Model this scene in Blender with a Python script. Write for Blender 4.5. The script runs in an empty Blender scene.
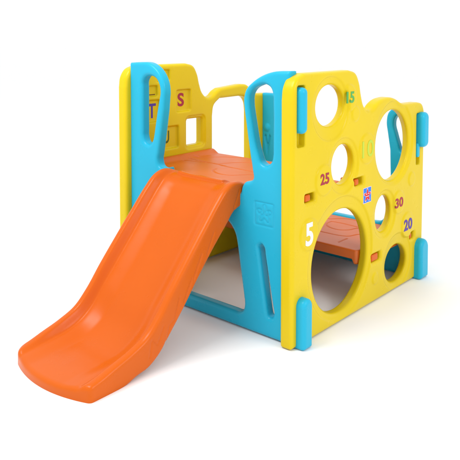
import bpy, math, random
import numpy as np
from mathutils import Matrix, Vector

scene = bpy.context.scene
COL = scene.collection

# ------------------------------------------------------------------ camera
cam_d = bpy.data.cameras.new("camera")
cam = bpy.data.objects.new("camera", cam_d)
COL.objects.link(cam)
cam.location = (2.59643, -2.12189, 1.25994)
cam.rotation_euler = (math.radians(90 - 3.0240), 0, math.radians(131.2385 - 90))
cam_d.sensor_width = 36.0
cam_d.lens = 677.1755 / 460 * 36.0
cam_d.shift_y = -(230 - 68.5716) / 460
cam_d.clip_end = 400
scene.camera = cam

# ------------------------------------------------------------------ studio light
world = bpy.data.worlds.new("World")
scene.world = world
world.use_nodes = True
bg = world.node_tree.nodes["Background"]
bg.inputs[0].default_value = (1.0, 1.0, 1.0, 1)
bg.inputs[1].default_value = 0.805


def area(name, loc, target, sx, sy, power, color=(1, 1, 1)):
    d = bpy.data.lights.new(name, 'AREA')
    d.shape = 'RECTANGLE'
    d.size, d.size_y, d.energy, d.color = sx, sy, power, color
    o = bpy.data.objects.new(name, d)
    o.location = loc
    o.rotation_euler = (Vector(target) - Vector(loc)).to_track_quat('-Z', 'Y').to_euler()
    COL.objects.link(o)
    return o


area("softbox_overhead", (0.1, -1.6, 3.4), (0.5, 0.0, 0.4), 1.6, 0.8, 48)
area("softbox_front", (4.2, 0.2, 2.4), (0.5, 0.3, 0.6), 1.2, 1.2, 26)

scene.view_settings.view_transform = 'Standard'
scene.view_settings.look = 'None'
scene.view_settings.gamma = 1
scene.view_settings.use_curve_mapping = False
scene.cycles.diffuse_bounces = 2
scene.view_settings.exposure = 0.37

# ------------------------------------------------------------------ materials


def plastic(name, color, rough=0.28, bump=0.05, scale=420.0, vary=0.05, spec=0.24):
    m = bpy.data.materials.new(name)
    m.use_nodes = True
    nt = m.node_tree
    b = nt.nodes["Principled BSDF"]
    tc = nt.nodes.new("ShaderNodeTexCoord")
    n1 = nt.nodes.new("ShaderNodeTexNoise")
    n1.inputs["Scale"].default_value = 5.0
    n1.inputs["Detail"].default_value = 3.0
    hsv = nt.nodes.new("ShaderNodeHueSaturation")
    hsv.inputs["Color"].default_value = (*color, 1)
    mr = nt.nodes.new("ShaderNodeMapRange")
    mr.inputs[3].default_value = 1 - vary
    mr.inputs[4].default_value = 1 + vary
    nt.links.new(tc.outputs["Object"], n1.inputs["Vector"])
    nt.links.new(n1.outputs["Fac"], mr.inputs[0])
    nt.links.new(mr.outputs[0], hsv.inputs["Value"])
    nt.links.new(hsv.outputs[0], b.inputs["Base Color"])
    n2 = nt.nodes.new("ShaderNodeTexNoise")
    n2.inputs["Scale"].default_value = 14.0
    n2.inputs["Detail"].default_value = 4.0
    mr2 = nt.nodes.new("ShaderNodeMapRange")
    mr2.inputs[3].default_value = rough - 0.06
    mr2.inputs[4].default_value = rough + 0.08
    nt.links.new(tc.outputs["Object"], n2.inputs["Vector"])
    nt.links.new(n2.outputs["Fac"], mr2.inputs[0])
    nt.links.new(mr2.outputs[0], b.inputs["Roughness"])
    n3 = nt.nodes.new("ShaderNodeTexNoise")
    n3.inputs["Scale"].default_value = scale
    n3.inputs["Detail"].default_value = 2.0
    n4 = nt.nodes.new("ShaderNodeTexNoise")
    n4.inputs["Scale"].default_value = 9.0
    n4.inputs["Detail"].default_value = 1.0
    add = nt.nodes.new("ShaderNodeMath")
    add.operation = 'MULTIPLY_ADD'
    add.inputs[1].default_value = 2.0
    nt.links.new(tc.outputs["Object"], n3.inputs["Vector"])
    nt.links.new(tc.outputs["Object"], n4.inputs["Vector"])
    nt.links.new(n4.outputs["Fac"], add.inputs[0])
    nt.links.new(n3.outputs["Fac"], add.inputs[2])
    bp = nt.nodes.new("ShaderNodeBump")
    bp.inputs["Strength"].default_value = bump
    bp.inputs["Distance"].default_value = 0.004
    nt.links.new(add.outputs[0], bp.inputs["Height"])
    nt.links.new(bp.outputs[0], b.inputs["Normal"])
    b.inputs["IOR"].default_value = 1.46
    b.inputs["Specular IOR Level"].default_value = spec
    return m


M_YEL = plastic("yellow_plastic", (0.70, 0.517, 0.005))
M_BLU = plastic("blue_plastic", (0.016, 0.415, 0.62))
M_ORG = plastic("orange_plastic", (0.63, 0.110, 0.002))
M_ORT = plastic("orange_textured_plastic", (0.66, 0.125, 0.004), rough=0.40, bump=0.16, spec=0.75)


def ink(name, color):
    return plastic(name, color, rough=0.45, bump=0.02, vary=0.03)


INK = dict(white=ink("white_ink", (0.78, 0.78, 0.76)), green=ink("green_ink", (0.10, 0.38, 0.09)),
           lime=ink("lime_ink", (0.50, 0.60, 0.05)), maroon=ink("maroon_ink", (0.36, 0.03, 0.055)),
           purple=ink("purple_ink", (0.10, 0.05, 0.33)), olive=ink("olive_ink", (0.09, 0.12, 0.02)),
           brown=ink("brown_ink", (0.20, 0.10, 0.01)), red=ink("red_ink", (0.62, 0.025, 0.03)),
           blue=ink("blue_ink", (0.03, 0.19, 0.78)), pale=ink("pale_ink", (0.80, 0.62, 0.62)))


def floor_material():
    m = bpy.data.materials.new("white_studio_floor")
    m.use_nodes = True
    nt = m.node_tree
    b = nt.nodes["Principled BSDF"]
    tc = nt.nodes.new("ShaderNodeTexCoord")
    n = nt.nodes.new("ShaderNodeTexNoise")
    n.inputs["Scale"].default_value = 3.0
    cr = nt.nodes.new("ShaderNodeValToRGB")
    cr.color_ramp.elements[0].color = (0.955, 0.955, 0.96, 1)
    cr.color_ramp.elements[1].color = (0.97, 0.97, 0.97, 1)
    nt.links.new(tc.outputs["Object"], n.inputs["Vector"])
    nt.links.new(n.outputs["Fac"], cr.inputs[0])
    nt.links.new(cr.outputs[0], b.inputs["Base Color"])
    b.inputs["Roughness"].default_value = 0.6
    b.inputs["Specular IOR Level"].default_value = 0.2
    return m


M_FLOOR = floor_material()

# ------------------------------------------------------------------ distance-field helpers


def sstep(a, b, x):
    t = np.clip((x - a) / (b - a), 0, 1)
    return t * t * (3 - 2 * t)


def smax(a, b, k):
    h = np.maximum(k - np.abs(a - b), 0) / k
    return np.maximum(a, b) + h * h * k * 0.25


def smin(a, b, k):
    return -smax(-a, -b, k)


def poly_sd(P, Q, V):
    """signed distance of points (P, Q) to a closed polygon"""
    V = np.array(V, float)
    d = np.full(P.shape, 1e9)
    s = np.ones(P.shape)
    n = len(V)
    for i in range(n):
        ax, ay = V[i]
        bx, by = V[i - 1]
        ex, ey = bx - ax, by - ay
        wx, wy = P - ax, Q - ay
        t = np.clip((wx * ex + wy * ey) / (ex * ex + ey * ey + 1e-12), 0, 1)
        dx, dy = wx - ex * t, wy - ey * t
        d = np.minimum(d, dx * dx + dy * dy)
        c1, c2, c3 = Q >= ay, Q < by, ex * wy > ey * wx
        s = np.where((c1 & c2 & c3) | (~c1 & ~c2 & ~c3), -s, s)
    return s * np.sqrt(d)


def line_d(P, Q, pts):
    d = np.full(P.shape, 1e9)
    for (ax, ay), (bx, by) in zip(pts[:-1], pts[1:]):
        ex, ey = bx - ax, by - ay
        wx, wy = P - ax, Q - ay
        t = np.clip((wx * ex + wy * ey) / (ex * ex + ey * ey + 1e-12), 0, 1)
        d = np.minimum(d, (wx - ex * t) ** 2 + (wy - ey * t) ** 2)
    return np.sqrt(d)


def spline(pts, closed=True, n=6, brk=True):
    """Catmull-Rom through pts; a point given as (a, b, 0) stays a sharp corner"""
    src, pts = pts, []
    M = len(src)
    for i in range(M if closed else M - 1):
        a, b = src[i], src[(i + 1) % M]
        pts.append(a)
        L = math.hypot(b[0] - a[0], b[1] - a[1])
        if brk and L > 0.075:
            e = min(0.3, 0.028 / L)
            for t, q in ((e, a), (1 - e, b)):
                if len(q) < 3:
                    pts.append((a[0] + (b[0] - a[0]) * t, a[1] + (b[1] - a[1]) * t))
    if not closed:
        pts.append(src[-1])
    out = []
    N = len(pts)
    P = [np.array(p[:2], float) for p in pts]
    sharp = [len(p) > 2 for p in pts]
    rng = range(N) if closed else range(N - 1)
    for i in rng:
        p1, p2 = P[i], P[(i + 1) % N]
        L = np.linalg.norm(p2 - p1)
        p0 = P[i - 1] if (closed or i > 0) else p1
        p3 = P[(i + 2) % N] if (closed or i + 2 < N) else p2
        def tang(a, b, c):
            da, db = np.linalg.norm(b - a) + 1e-9, np.linalg.norm(c - b) + 1e-9
            return ((b - a) / da * db + (c - b) / db * da) / (da + db)
        m1 = (p2 - p1) / L if sharp[i] else tang(p0, p1, p2)
        m2 = (p2 - p1) / L if sharp[(i + 1) % N] else tang(p1, p2, p3)
        for k in range(n):
            t = k / n
            h = (2*t**3 - 3*t*t + 1)*p1 + (t**3 - 2*t*t + t)*L*m1 + (-2*t**3 + 3*t*t)*p2 + (t**3 - t*t)*L*m2
            out.append(tuple(h))
    if not closed:
        out.append(tuple(P[-1]))
    return out


def ell_sd(P, Q, c, ra, rb):
    u, v = (P - c[0]) / ra, (Q - c[1]) / rb
    k = np.sqrt(u * u + v * v) + 1e-9
    g = np.sqrt((u / ra) ** 2 + (v / rb) ** 2) + 1e-9
    return k * (k - 1) / g


def rbox_sd(P, Q, c, ha, hb, r):
    a, b = np.abs(P - c[0]) - ha + r, np.abs(Q - c[1]) - hb + r
    return np.minimum(np.maximum(a, b), 0) + np.hypot(np.maximum(a, 0), np.maximum(b, 0)) - r


def roundcut(d2, w, r):
    """extrusion of a 2-D distance by a slab distance with rounded edges"""
    a, b = d2 + r, w + r
    return np.minimum(np.maximum(a, b), 0) + np.hypot(np.maximum(a, 0), np.maximum(b, 0)) - r


def grid(lo, hi, h):
    ax = [np.arange(l - 2.37 * h, u + 2.9 * h, h) for l, u in zip(lo, hi)]
    return ax


def surface(name, ax, F, mat, parent=None, smooth_iter=0):
    """surface nets over the sampled field F on axes ax -> one mesh object"""
    F = F.astype(np.float32)
    ins = F < 0
    c = [ins[i:F.shape[0]-1+i, j:F.shape[1]-1+j, k:F.shape[2]-1+k] for i in (0, 1) for j in (0, 1) for k in (0, 1)]
    anyi, alli = c[0].copy(), c[0].copy()
    for q in c[1:]:
        anyi |= q
        alli &= q
    I, J, K = np.nonzero(anyi & ~alli)
    N = len(I)
    corner = {(a, b, d): F[I + a, J + b, K + d] for a in (0, 1) for b in (0, 1) for d in (0, 1)}
    acc = np.zeros((N, 3))
    cnt = np.zeros(N)
    for axis in range(3):
        for u in (0, 1):
            for v in (0, 1):
                o = [u, v]
                o.insert(axis, 0)
                e = [u, v]
                e.insert(axis, 1)
                A, B = corner[tuple(o)], corner[tuple(e)]
                m = (A < 0) != (B < 0)
                t = np.where(m, A / np.where(m, A - B, 1), 0)
                pos = np.array(o, float)[None, :].repeat(N, 0)
                pos[:, axis] += t
                acc += pos * m[:, None]
                cnt += m
    acc /= cnt[:, None]
    ijk = np.stack([I, J, K], 1) + acc
    V = np.stack([ax[d][0] + ijk[:, d] * (ax[d][1] - ax[d][0]) for d in range(3)], 1)
    vid = -np.ones(tuple(s - 1 for s in F.shape), np.int32)
    vid[I, J, K] = np.arange(N)
    quads = []
    for axis in range(3):
        sl0 = [slice(None)] * 3
        sl1 = [slice(None)] * 3
        sl0[axis] = slice(0, -1)
        sl1[axis] = slice(1, None)
        A, B = ins[tuple(sl0)], ins[tuple(sl1)]
        x = np.nonzero(A != B)
        flip = A[x]
        b1, b2 = [d for d in range(3) if d != axis]
        base = [q.copy() for q in x]
        ok = (base[b1] > 0) & (base[b2] > 0) & (base[b1] < vid.shape[b1]) & (base[b2] < vid.shape[b2])
        base = [q[ok] for q in base]
        flip = flip[ok]
        def at(d1, d2):
            q = [z.copy() for z in base]
            q[b1] -= d1
            q[b2] -= d2
            return vid[tuple(q)]
        q4 = np.stack([at(1, 1), at(0, 1), at(0, 0), at(1, 0)], 1)
        if axis == 1:
            flip = ~flip
        q4[~flip] = q4[~flip][:, ::-1]
        quads.append(q4)
    Q = np.concatenate(quads)
    me = bpy.data.meshes.new(name)
    me.vertices.add(N)
    me.vertices.foreach_set("co", V.astype(np.float32).ravel())
    me.loops.add(Q.size)
    me.loops.foreach_set("vertex_index", Q.astype(np.int32).ravel())
    me.polygons.add(len(Q))
    me.polygons.foreach_set("loop_start", np.arange(0, Q.size, 4, dtype=np.int32))
    me.polygons.foreach_set("use_smooth", np.ones(len(Q), bool))
    me.update(calc_edges=True)
    me.validate()
    me.materials.append(mat)
    ob = bpy.data.objects.new(name, me)
    COL.objects.link(ob)
    if parent:
        ob.parent = parent
    return ob


# ------------------------------------------------------------------ setting
def make_floor():
    n = 48
    verts, faces = [], []
    R = 60.0
    rings = [0.0, 3, 8, 20, R]
    verts.append((0.5, 0, 0))
    for r in rings[1:]:
        for k in range(n):
            a = 2 * math.pi * k / n
            verts.append((0.5 + r * math.cos(a), r * math.sin(a), 0))
    for k in range(n):
        faces.append((0, 1 + k, 1 + (k + 1) % n))
    for i in range(len(rings) - 2):
        for k in range(n):
            a, b = 1 + i * n + k, 1 + i * n + (k + 1) % n
            faces.append((a, a + n, b + n, b))
    me = bpy.data.meshes.new("floor")
    me.from_pydata(verts, [], faces)
    me.materials.append(M_FLOOR)
    o = bpy.data.objects.new("floor", me)
    COL.objects.link(o)
    o["kind"] = "structure"
    o["label"] = "seamless white studio floor"
    return o


make_floor()

# ------------------------------------------------------------------ the climber
W, T, D, H = 1.058, 0.062, 1.162, 1.10
root = bpy.data.objects.new("play_climber", None)
root.empty_display_size = 0.2
COL.objects.link(root)
root["label"] = "plastic toddler climber with orange slide, blue end panels and yellow side panels"
root["category"] = "play climber"

SIL = [(0.003, 0.004, 0), (0.003, 0.995, 0), (0.011, 1.044), (0.037, 1.081), (0.085, 1.099, 0), (0.425, 1.098, 0), (0.478, 1.083), (0.508, 1.04),
       (0.525, 0.985), (0.545, 0.938), (0.575, 0.911), (0.605, 0.905), (0.632, 0.912)]
R_SIL = SIL + [(0.665, 0.932), (0.705, 0.947), (0.75, 0.953), (0.80, 0.953), (0.855, 0.941), (0.90, 0.922), (0.94, 0.911),
               (0.98, 0.909, 0), (1.09, 0.907, 0), (1.135, 0.896), (1.156, 0.865), (D, 0.83, 0), (D - 0.008, 0.004, 0)]
L_SIL = SIL + [(0.66, 0.933), (0.695, 0.949, 0), (0.87, 0.962, 0), (0.925, 0.956), (0.965, 0.928), (1.0, 0.904), (1.04, 0.897, 0), (1.11, 0.895, 0), (1.145, 0.88), (D, 0.85, 0), (D - 0.008, 0.004, 0)]

# ---- right yellow panel -------------------------------------------------
HOLES = [  # y left, y right at the outer face, y right at the inner face, z bottom, z top (the bores open up inwards)
    (0.184, 0.385, 0.414, 0.866, 1.041), (0.308, 0.470, 0.498, 0.602, 0.776), (0.677, 0.992, 1.030, 0.546, 0.888),
    (0.162, 0.592, 0.618, 0.043, 0.493), (0.683, 0.812, 0.858, 0.313, 0.487), (0.781, 0.985, 1.016, 0.036, 0.216)]


def bore(P, Q, hole, t):
    y0, y1, y1b, z0, z1 = hole
    ye = y1 + (y1b - y1) * t
    return ell_sd(P, Q, ((y0 + ye) / 2, (z0 + z1) / 2), (ye - y0) / 2, (z1 - z0) / 2)


RINGS = [((0.275, 0.943), 0.136, 0.136), ((0.382, 0.686), 0.120, 0.122), ((0.836, 0.733), 0.196, 0.203),
         ((0.372, 0.284), 0.258, 0.270), ((0.748, 0.402), 0.108, 0.114), ((0.882, 0.140), 0.145, 0.138)]
DISCS = [((0.415, 0.978), 0.060), ((0.574, 0.737), 0.070), ((0.225, 0.650), 0.066), ((0.118, 0.446), 0.066),
         ((0.885, 0.433), 0.058), ((0.980, 0.301), 0.064), ((0.470, 0.905), 0.034), ((1.02, 0.525), 0.036), ((0.66, 0.115), 0.028)]
SLOTS = [  # centre, half sizes, depth
    ((0.060, 0.930), 0.025, 0.121, 0.030), ((1.090, 0.720), 0.019, 0.130, 0.030),
    ((0.128, 0.593), 0.035, 0.016, 0.2), ((0.513, 0.596), 0.037, 0.016, 0.2),
    ((0.672, 0.212), 0.041, 0.018, 0.2), ((1.038, 0.232), 0.024, 0.016, 0.2)]


def right_panel():
    h = 0.004
    ax = grid((W - T, 0, 0), (W + 0.01, D, H), h)
    X, Y, Z = ax
    P, Q = np.meshgrid(Y, Z, indexing='ij')
    d = poly_sd(P, Q, spline(R_SIL))
    rel = np.zeros_like(P)
    ring = np.zeros_like(P)
    for c2, Ra, Rb in RINGS:
        dr = ell_sd(P, Q, c2, Ra, Rb)
        ring = np.maximum(ring, 0.0065 * sstep(0.004, -0.005, dr) + 0.0060 * sstep(0.0, -0.045, dr))
    rel = -ring * sstep(-0.004, -0.024, d)
    near = np.full(P.shape, 1e9)
    for hole in HOLES:
        near = np.minimum(near, bore(P, Q, hole, 0.0))
    for c, r in DISCS:
        q = smax(np.hypot(P - c[0], Q - c[1]) - r, 0.032 - near, 0.012)
        rel = rel * (1 - sstep(0.004, -0.006, q))
        rel += 0.0055 * sstep(0.004, -0.006, q)
    cut = np.zeros_like(P)
    for c, a, b, dep in SLOTS:
        q = rbox_sd(P, Q, c, a, b, 0.006)
        if dep > 0.1:
            d = np.maximum(d, -q)
        else:
            rel -= dep * sstep(0.002, -0.003, q)
    Xg = X[:, None, None]
    w = np.maximum(Xg - (W + rel)[None], (W - T) - Xg)
    d = np.repeat(d[None], len(X), 0)
    for k, x in enumerate(X):
        t = min(max((W - x) / T, 0.0), 1.0)
        for hole in HOLES:
            d[k] = np.maximum(d[k], -bore(P, Q, hole, t))
    F = roundcut(d, w, 0.015)
    o = surface("side_panel", ax, F, M_YEL, root)
    o["label"] = "yellow side panel with round holes and numbers"
    return o


PAN_R = right_panel()

# ---- left yellow panel ---------------------------------------------------
CELLS = [  # y0, y1, z0, z1 : shallow boxes moulded in the inner face
    (0.345, 0.453, 0.842, 0.962), (0.250, 0.363, 0.656, 0.776), (0.130, 0.232, 0.806, 0.922), (0.150, 0.215, 0.936, 0.995),
    (0.205, 0.300, 1.010, 1.072)]


def left_panel():
    h = 0.004
    ax = grid((0, 0, 0), (T + 0.004, D, H), h)
    X, Y, Z = ax
    P, Q = np.meshgrid(Y, Z, indexing='ij')
    d = poly_sd(P, Q, spline(L_SIL))
    win = rbox_sd(P, Q, (0.488, 0.727), 0.058, 0.071, 0.012)
    op = poly_sd(P, Q, spline([(0.628, 0.40, 0), (0.628, 0.80, 0), (0.640, 0.855), (0.690, 0.892, 0), (0.86, 0.894, 0),
                               (0.915, 0.882), (0.945, 0.850), (0.955, 0.80, 0), (0.955, 0.40, 0)]))
    arch = rbox_sd(P, Q, (0.615, 0.245), 0.14, 0.118, 0.09)
    for q in (win, op, arch):
        d = np.maximum(d, -q)
    rel = -0.005 * sstep(0.022, 0.016, np.abs(rbox_sd(P, Q, (0.488, 0.727), 0.058, 0.071, 0.012)))
    for y0, y1, z0, z1 in CELLS:
        q = rbox_sd(P, Q, ((y0 + y1) / 2, (z0 + z1) / 2), (y1 - y0) / 2, (z1 - z0) / 2, 0.012)
        rel = np.minimum(rel, -0.014 * sstep(0.002, -0.007, q))
    Xg = X[:, None, None]
    w = np.maximum(Xg - (T + rel)[None], -Xg)
    o = surface("side_panel", ax, roundcut(d[None], w, 0.017), M_YEL, root)
    o["label"] = "yellow side panel with square cells, letters and a rail"
    return o


PAN_L = left_panel()

# ---- front blue panel ------------------------------------------------------
F_SIL = [(0.055, 0.004, 0), (0.055, 1.115, 0), (0.119, 1.119), (0.191, 1.117), (0.232, 1.100), (0.268, 1.068), (0.291, 1.026), (0.298, 0.977),
         (0.290, 0.899), (0.266, 0.757), (0.248, 0.662), (0.257, 0.634), (0.283, 0.624), (0.318, 0.632, 0), (0.328, 0.588, 0),
         (0.764, 0.588, 0), (0.772, 0.615), (0.788, 0.634), (0.812, 0.640), (0.829, 0.652), (0.826, 0.690), (0.815, 0.745),
         (0.799, 0.834), (0.782, 0.935), (0.778, 0.985), (0.790, 1.024), (0.828, 1.059), (0.881, 1.088), (0.937, 1.104),
         (1.00, 1.108), (1.02, 1.109, 0), (1.02, 0.004, 0)]
F_HOLES = [
    [(0.809, 1.000), (0.807, 0.975), (0.815, 0.919), (0.834, 0.825), (0.856, 0.755), (0.870, 0.727), (0.896, 0.717), (0.922, 0.732),
     (0.932, 0.765), (0.934, 0.909), (0.931, 1.005), (0.919, 1.037), (0.893, 1.050), (0.857, 1.043), (0.826, 1.026)],
    [(0.147, 1.025), (0.146, 0.890), (0.146, 0.765), (0.160, 0.736), (0.187, 0.728), (0.209, 0.744), (0.223, 0.785), (0.244, 0.888),
     (0.265, 0.975), (0.261, 1.012), (0.239, 1.043), (0.204, 1.056), (0.166, 1.050)],
    [(0.275, 0.066), (0.744, 0.066), (0.775, 0.080), (0.784, 0.122), (0.771, 0.200), (0.757, 0.280), (0.744, 0.357), (0.728, 0.410),
     (0.690, 0.450), (0.62, 0.470), (0.44, 0.470), (0.370, 0.450), (0.330, 0.410), (0.312, 0.357), (0.275, 0.122), (0.262, 0.095)],
    [(0.861, 0.377), (0.876, 0.387), (0.889, 0.375), (0.915, 0.240), (0.941, 0.112), (0.932, 0.090), (0.914, 0.090), (0.906, 0.112), (0.883, 0.240)]]
FY0, FY1 = 0.033, 0.087


def clover(cx, cy, R):
    return [(cx + R * (0.72 + 0.28 * math.cos(5 * a)) * math.sin(a), cy + R * (0.72 + 0.28 * math.cos(5 * a)) * math.cos(a))
            for a in [2 * math.pi * k / 40 for k in range(41)]]


def front_panel():
    h = 0.004
    ax = grid((0.055, FY0, 0), (1.02, FY1, 1.12), h)
    X, Y, Z = ax
    P, Q = np.meshgrid(X, Z, indexing='ij')
    d = poly_sd(P, Q, spline(F_SIL))
    rel = np.zeros_like(P)
    for k, hp in enumerate(F_HOLES):
        q = poly_sd(P, Q, spline(hp))
        d = np.maximum(d, -q)
        if k < 2:
            rel -= 0.002 * sstep(0.020, 0.004, q)
    sq = np.abs(rbox_sd(P, Q, (0.893, 0.515), 0.049, 0.047, 0.006))
    em = np.minimum(sq, line_d(P, Q, clover(0.893, 0.516, 0.040)))
    for pts in ([(0.872, 0.520), (0.884, 0.529), (0.890, 0.515), (0.878, 0.508), (0.872, 0.520)],
                [(0.898, 0.528), (0.898, 0.512), (0.908, 0.508), (0.914, 0.516), (0.914, 0.528)]):
        em = np.minimum(em, line_d(P, Q, pts))
    rel -= 0.0032 * sstep(0.0050, 0.001, em)
    Yg = Y[None, :, None]
    w = np.maximum(Yg - FY1, (FY0 - rel)[:, None, :] - Yg)
    o = surface("end_panel", ax, roundcut(d[:, None, :], w, 0.015), M_BLU, root)
    o["label"] = "blue front panel with two handle loops and the slide opening"
    return o


PAN_F = front_panel()

# ---- back blue panel ---------------------------------------------------------
B_SIL = [(0.055, 0.004, 0), (0.055, 0.899, 0), (0.130, 0.899), (0.180, 0.880), (0.205, 0.835), (0.200, 0.770), (0.180, 0.640), (0.180, 0.44),
         (0.200, 0.33), (0.26, 0.259), (0.32, 0.252, 0), (0.80, 0.252, 0), (0.86, 0.264), (0.895, 0.33), (0.910, 0.42), (0.912, 0.52),
         (0.908, 0.65), (0.894, 0.735), (0.886, 0.80), (0.897, 0.845), (0.930, 0.872), (0.975, 0.882), (1.02, 0.882, 0), (1.02, 0.004, 0)]
B_HOLE = [(0.928, 0.805), (0.926, 0.780), (0.938, 0.735), (0.956, 0.680), (0.968, 0.650), (0.980, 0.645), (0.986, 0.665), (0.988, 0.760),
          (0.984, 0.815), (0.966, 0.835), (0.944, 0.830)]
BY0, BY1 = 1.066, 1.118


def back_panel():
    h = 0.0045
    ax = grid((0.055, BY0 - 0.012, 0), (1.02, BY1, 0.90), h)
    X, Y, Z = ax
    P, Q = np.meshgrid(X, Z, indexing='ij')
    d = poly_sd(P, Q, spline(B_SIL))
    d = np.maximum(d, -poly_sd(P, Q, spline(B_HOLE)))
    rel = -0.010 * sstep(0.003, -0.008, poly_sd(P, Q, [(0.075, 0.64), (0.10, 0.52), (0.125, 0.64), (0.112, 0.655), (0.10, 0.60), (0.088, 0.655)]))
    rel = rel + 0.009 * np.maximum(1 - ((P - 0.098) ** 2 + (Q - 0.692) ** 2) / 0.028 ** 2, 0) ** 1.3
    Yg = Y[None, :, None]
    w = np.maximum(Yg - BY1, (BY0 - rel)[:, None, :] - Yg)
    o = surface("end_panel", ax, roundcut(d[:, None, :], w, 0.014), M_BLU, root)
    o["label"] = "lower blue back panel behind the step"
    return o


PAN_B = back_panel()


# ---- blue locking tabs through the side panels -----------------------------------
def tab(x0, x1, y0, y1, z0, z1, parent, r=0.018, foot=False):
    h = 0.0028
    ax = grid((x0, y0, z0), (x1, y1, z1), h)
    X, Y, Z = np.meshgrid(*ax, indexing='ij')
    hw = (y1 - y0) / 2
    q = rbox_sd(Y[0], Z[0], ((y0 + y1) / 2, (z0 + z1) / 2), hw, (z1 - z0) / 2, min(hw * 0.96, 0.03) if not foot else 0.012)
    if foot:
        top = np.maximum(np.hypot(Y[0] - (y0 + y1) / 2, np.maximum(Z[0] - (z1 - hw), 0)) - hw, -1)
        q = np.maximum(q, top)
    w = np.maximum(X - x1, x0 - X)
    return surface("tab", ax, roundcut(q[None], w, r), M_BLU, parent)


tab(W - 0.034, W + 0.024, 0.034, 0.080, 0.862, 1.046, PAN_F, 0.021)
tab(W - 0.03, W + 0.040, 0.031, 0.096, 0.000, 0.204, PAN_F, 0.018, True)
tab(W - 0.03, W + 0.032, 1.084, 1.154, 0.676, 0.856, PAN_B, 0.020)
tab(W - 0.03, W + 0.004, 1.075, 1.104, 0.625, 0.70, PAN_B, 0.006)
tab(W - 0.03, W + 0.040, 1.062, 1.152, 0.000, 0.204, PAN_B, 0.020, True)


# ---- deck -----------------------------------------------------------------------
def deck():
    h = 0.0032
    ax = grid((0.058, 0.088, 0.55), (1.0, 0.618, 0.632), h)
    X, Y, Z = ax
    P, Q = np.meshgrid(X, Y, indexing='ij')
    d = rbox_sd(P, Q, (0.529, 0.353), 0.470, 0.265, 0.02)
    d = np.maximum(d, Q - (0.622 - 0.165 * sstep(0.55, 0.95, P)))
    top = 0.600 + 0.022 * sstep(0.122, 0.072, P)
    lines = [spline([(0.10, 0.44), (0.141, 0.477), (0.225, 0.551), (0.331, 0.606)], False),
             spline([(0.12, 0.34), (0.242, 0.372), (0.319, 0.380), (0.355, 0.455), (0.413, 0.520), (0.50, 0.575)], False),
             [(0.36, 0.362), (0.554, 0.353), (0.75, 0.33)],
             spline([(0.395, 0.285), (0.405, 0.254), (0.440, 0.225), (0.484, 0.210), (0.553, 0.223), (0.605, 0.290), (0.70, 0.36)], False),
             [(0.111, 0.394), (0.25, 0.380), (0.38, 0.369)],
             spline([(0.62, 0.56), (0.70, 0.46), (0.82, 0.44), (0.95, 0.50)], False)]
    g = np.full(P.shape, 1e9)
    for l in lines:
        g = np.minimum(g, line_d(P, Q, l))
    top = top - 0.0045 * sstep(0.0055, 0.0008, g)
    Zg = Z[None, None, :]
    w = np.maximum(Zg - top[:, :, None], 0.556 - Zg)
    o = surface("deck", ax, roundcut(d[:, :, None], w, 0.010), M_ORT, root)
    return o


DECK = deck()


def step():
    h = 0.0034
    ax = grid((0.058, 0.598, 0.165), (1.0, 1.068, 0.255), h)
    X, Y, Z = ax
    P, Q = np.meshgrid(X, Y, indexing='ij')
    d = rbox_sd(P, Q, (0.529, 0.833), 0.470, 0.233, 0.02)
    lines = [spline([(0.607, 0.977), (0.655, 1.030), (0.726, 1.045), (0.80, 1.02)], False),
             spline([(0.637, 0.942), (0.71, 0.948), (0.792, 0.941), (0.90, 0.93)], False),
             spline([(0.637, 0.942), (0.640, 0.90), (0.650, 0.872), (0.691, 0.841), (0.755, 0.836), (0.792, 0.868), (0.805, 0.913), (0.86, 0.96)], False),
             spline([(0.60, 0.765), (0.692, 0.748), (0.776, 0.749), (0.846, 0.771), (0.866, 0.828), (0.92, 0.88)], False),
             [(0.863, 0.655), (0.862, 0.731)], [(0.30, 0.85), (0.45, 0.80), (0.60, 0.765)], [(0.60, 0.977), (0.45, 0.95), (0.2, 0.98)]]
    g = np.full(P.shape, 1e9)
    for l in lines:
        g = np.minimum(g, line_d(P, Q, l))
    top = 0.247 - 0.0050 * sstep(0.006, 0.001, g)
    bot = 0.200 - 0.022 * sstep(0.965, 0.980, P)
    Zg = Z[None, None, :]
    w = np.maximum(Zg - top[:, :, None], bot[:, :, None] - Zg)
    o = surface("step", ax, roundcut(d[:, :, None], w, 0.008), M_ORT, root)
    return o


STEP = step()


def peg(y0, y1, z0, z1, parent):
    ax = grid((W - T - 0.02, y0, z0), (W - 0.004, y1, z1), 0.003)
    X, Y, Z = np.meshgrid(*ax, indexing='ij')
    q = rbox_sd(Y[0], Z[0], ((y0 + y1) / 2, (z0 + z1) / 2), (y1 - y0) / 2, (z1 - z0) / 2, 0.006)
    w = np.maximum(X - (W - 0.004), W - T - 0.02 - X)
    return surface("tab", ax, roundcut(q[None], w, 0.006), M_ORG, parent)


peg(0.096, 0.133, 0.579, 0.607, DECK)
peg(0.479, 0.512, 0.581, 0.609, DECK)
peg(0.634, 0.694, 0.196, 0.229, STEP)
peg(1.017, 1.038, 0.218, 0.246, STEP)


# ---- slide --------------------------------------------------------------------------
def curve1(ys, pts):
    """smooth monotone-ish interpolation of a profile"""
    s = np.array(spline(pts, False, 10, False))
    return np.interp(ys, s[:, 0], s[:, 1])


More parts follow.
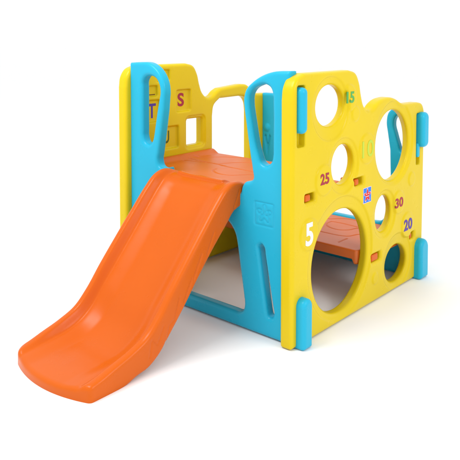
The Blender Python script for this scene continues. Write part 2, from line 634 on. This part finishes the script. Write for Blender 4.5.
CREST = [(-0.90, 0.040), (-0.745, 0.057), (-0.71, 0.064), (-0.645, 0.083), (-0.560, 0.108), (-0.490, 0.138), (-0.430, 0.193), (-0.360, 0.278),
         (-0.270, 0.381), (-0.170, 0.492), (-0.100, 0.568), (-0.050, 0.613), (0.0, 0.632), (0.040, 0.630), (0.08, 0.616), (0.12, 0.604), (0.2, 0.600)]
BED = [(-0.90, 0.034), (-0.80, 0.036), (-0.70, 0.040), (-0.62, 0.042), (-0.54, 0.050), (-0.449, 0.092), (-0.360, 0.186), (-0.272, 0.284),
       (-0.170, 0.401), (-0.098, 0.488), (-0.050, 0.545), (-0.015, 0.584), (0.02, 0.602), (0.12, 0.603), (0.2, 0.600)]
LOWER = [(-0.90, -0.006), (-0.591, -0.006), (-0.543, 0.009), (-0.483, 0.021), (-0.431, 0.051), (-0.379, 0.103), (-0.294, 0.195), (-0.221, 0.281),
         (-0.150, 0.360), (-0.043, 0.468), (-0.003, 0.508), (0.030, 0.522), (0.060, 0.527), (0.075, 0.590, 0), (0.2, 0.590, 0)]


def slide():
    h = 0.0044
    XC, HW = 0.534, 0.231
    ax = grid((XC - HW, -0.81, 0.0), (XC + HW, 0.11, 0.645), h)
    X, Y, Z = ax
    cre, bed, low = curve1(Y, CREST), curve1(Y, BED), curve1(Y, LOWER)
    P, Q = np.meshgrid(X, Y, indexing='ij')
    u = np.abs(P - XC)
    s = 0.64 * sstep(0.174, 0.203, u) + 0.36 * sstep(0.095, 0.176, u)
    top = bed[None] + (cre - bed)[None] * s
    # lip of the deck end just above the bed
    top = top + 0.013 * sstep(0.037, 0.043, Q) * sstep(0.110, 0.055, Q) * sstep(0.372, 0.384, P) * sstep(0.664, 0.65, P)
    slope_t = np.gradient(top, Y, axis=1)
    kt = 1 / np.sqrt(1 + np.minimum(slope_t ** 2, 4.0))
    slope_l = np.gradient(low, Y)
    kl = 1 / np.sqrt(1 + np.minimum(slope_l ** 2, 4.0))
    # plan outline: curved nose
    nose = -0.802 + 0.95 * (P - XC) ** 2
    dn = (nose - Q) * 0.93
    side = u - HW
    # shallow moulded lines on the side faces
    YZp, YZq = np.meshgrid(Y, Z, indexing='ij')
    g = np.full(YZp.shape, 1e9)
    for l in ([(-0.481, 0.060), (-0.470, 0.123)], [(-0.470, 0.123), (-0.441, 0.095), (-0.410, 0.155)], [(-0.405, 0.075), (-0.378, 0.150)],
              [(-0.378, 0.150), (-0.352, 0.165), (-0.325, 0.240)], [(-0.30, 0.22), (-0.255, 0.30)], [(-0.25, 0.29), (-0.20, 0.38)],
              [(-0.17, 0.37), (-0.13, 0.45)], [(0.030, 0.60), (-0.006, 0.530), (0.003, 0.510)]):
        g = np.minimum(g, line_d(YZp, YZq, l))
    groove = 0.0028 * sstep(0.005, 0.001, g)
    plan = smax(np.maximum(side, Q - 0.10), dn, 0.012 + 0.022 * sstep(XC + 0.1, XC - 0.1, P))
    F = np.empty((len(X), len(Y), len(Z)), np.float32)
    for k, z in enumerate(Z):
        pl = plan + groove[None, :, k] * (u > HW - 0.03)
        a = smax((z - top) * kt, (low[None] - z) * kl, 0.012)
        r = 0.016
        p1, p2 = pl + r, a + r
        F[:, :, k] = np.minimum(np.maximum(p1, p2), 0) + np.hypot(np.maximum(p1, 0), np.maximum(p2, 0)) - r
    o = surface("slide", ax, F, M_ORG, root)
    o["label"] = "orange slide with raised side rails"
    return o


SLIDE = slide()


# ---- printed numbers, letters and sticker ---------------------------------------------
def text(name, body, x, y0, y1, z0, z1, mat, parent, label, bold=0.03, shear=0.0):
    cu = bpy.data.curves.new(name, 'FONT')
    cu.body = body
    cu.extrude = 0.01
    cu.offset = bold
    cu.resolution_u = 6
    cu.shear = shear
    cu.space_character = 1.05
    tmp = bpy.data.objects.new(name + "_tmp", cu)
    COL.objects.link(tmp)
    dg = bpy.context.evaluated_depsgraph_get()
    me = bpy.data.meshes.new_from_object(tmp.evaluated_get(dg))
    bpy.data.objects.remove(tmp)
    n = len(me.vertices)
    co = np.empty(n * 3, np.float32)
    me.vertices.foreach_get("co", co)
    co = co.reshape(n, 3)
    lo, hi = co.min(0), co.max(0)
    out = np.empty_like(co)
    out[:, 1] = y0 + (co[:, 0] - lo[0]) / (hi[0] - lo[0]) * (y1 - y0)
    out[:, 2] = z0 + (co[:, 1] - lo[1]) / (hi[1] - lo[1]) * (z1 - z0)
    out[:, 0] = x + np.where(co[:, 2] > 0, 0.0007, -0.003)
    me.vertices.foreach_set("co", out.ravel())
    me.update()
    me.materials.clear()
    me.materials.append(mat)
    o = bpy.data.objects.new(name, me)
    COL.objects.link(o)
    o.parent = parent
    o["label"] = label
    return o


XT = W + 0.0062
text("number", "15", XT, 0.388, 0.449, 0.956, 1.006, INK['green'], PAN_R, "green number 15")
text("number", "10", XT, 0.522, 0.624, 0.699, 0.775, INK['lime'], PAN_R, "pale green number 10", 0.012)
text("number", "25", XT, 0.190, 0.254, 0.633, 0.680, INK['maroon'], PAN_R, "maroon number 25")
text("number", "5", XT, 0.085, 0.138, 0.402, 0.496, INK['white'], PAN_R, "white number 5", 0.03)
text("number", "30", XT, 0.842, 0.921, 0.408, 0.456, INK['maroon'], PAN_R, "maroon number 30")
text("number", "20", XT, 0.934, 1.022, 0.275, 0.332, INK['purple'], PAN_R, "purple number 20")
XL = T - 0.014
text("letter", "S", XL, 0.366, 0.413, 0.871, 0.943, INK['maroon'], PAN_L, "crimson letter S", 0.03)
text("letter", "T", XL, 0.157, 0.212, 0.828, 0.902, INK['purple'], PAN_L, "purple letter T", 0.02)
text("letter", "U", XL, 0.262, 0.304, 0.687, 0.752, INK['olive'], PAN_L, "olive letter U", 0.02)
text("letter", "_", XL, 0.165, 0.210, 0.944, 0.950, INK['brown'], PAN_L, "brown stroke half hidden by the handle", 0.0)


def plate(name, pts, x0, x1, mat, parent, label=None):
    n = len(pts)
    v = [(x0, p[0], p[1]) for p in pts] + [(x1, p[0], p[1]) for p in pts]
    f = [tuple(range(n, 2 * n))] + [(i, (i + 1) % n, n + (i + 1) % n, n + i) for i in range(n)]
    me = bpy.data.meshes.new(name)
    me.from_pydata(v, [], f)
    me.materials.append(mat)
    o = bpy.data.objects.new(name, me)
    COL.objects.link(o)
    o.parent = parent
    if label:
        o["label"] = label
    return o


def sticker():
    # one mesh: blue square, pale edge, red five-lobed emblem, pale strokes
    cx, cz, s = 0.579, 0.5235, 0.0355
    layers = [([(cx - s, cz - s), (cx + s, cz - s), (cx + s, cz + s), (cx - s, cz + s)], 0.0010, INK['pale']),
              ([(cx - s * .93, cz - s * .93), (cx + s * .93, cz - s * .93), (cx + s * .93, cz + s * .93), (cx - s * .93, cz + s * .93)], 0.0014, INK['blue']),
              (clover(cx, cz - 0.001, 0.033)[:-1], 0.0018, INK['pale']), (clover(cx, cz - 0.001, 0.029)[:-1], 0.0022, INK['red'])]
    v, f, mi, mats = [], [], [], []
    def add(pts, hx, mat):
        b = len(v)
        n = len(pts)
        v.extend((W - 0.002, p[0], p[1]) for p in pts)
        v.extend((W + hx, p[0], p[1]) for p in pts)
        if mat not in mats:
            mats.append(mat)
        k = mats.index(mat)
        # fan around the centre so that the lobed outlines fill cleanly
        c = len(v)
        v.append((W + hx, sum(p[0] for p in pts) / n, sum(p[1] for p in pts) / n))
        for i in range(n):
            j = (i + 1) % n
            f.append((b + i, b + j, b + n + j, b + n + i)); mi.append(k)
            f.append((b + n + i, b + n + j, c)); mi.append(k)
    for pts, hx, mat in layers:
        add(pts, hx, mat)
    for (a, b, c, d) in ((-.016, .004, -.004, .007), (.003, .004, .016, .007), (-.013, -.007, .012, -.004)):
        add([(cx + a, cz + b), (cx + c, cz + b), (cx + c, cz + d), (cx + a, cz + d)], 0.0026, INK['pale'])
    me = bpy.data.meshes.new("sticker")
    me.from_pydata(v, [], f)
    for m in mats:
        me.materials.append(m)
    me.polygons.foreach_set("material_index", np.array(mi, np.int32))
    o = bpy.data.objects.new("sticker", me)
    COL.objects.link(o)
    o.parent = PAN_R
    o["label"] = "square blue sticker with a red lobed emblem"


sticker()
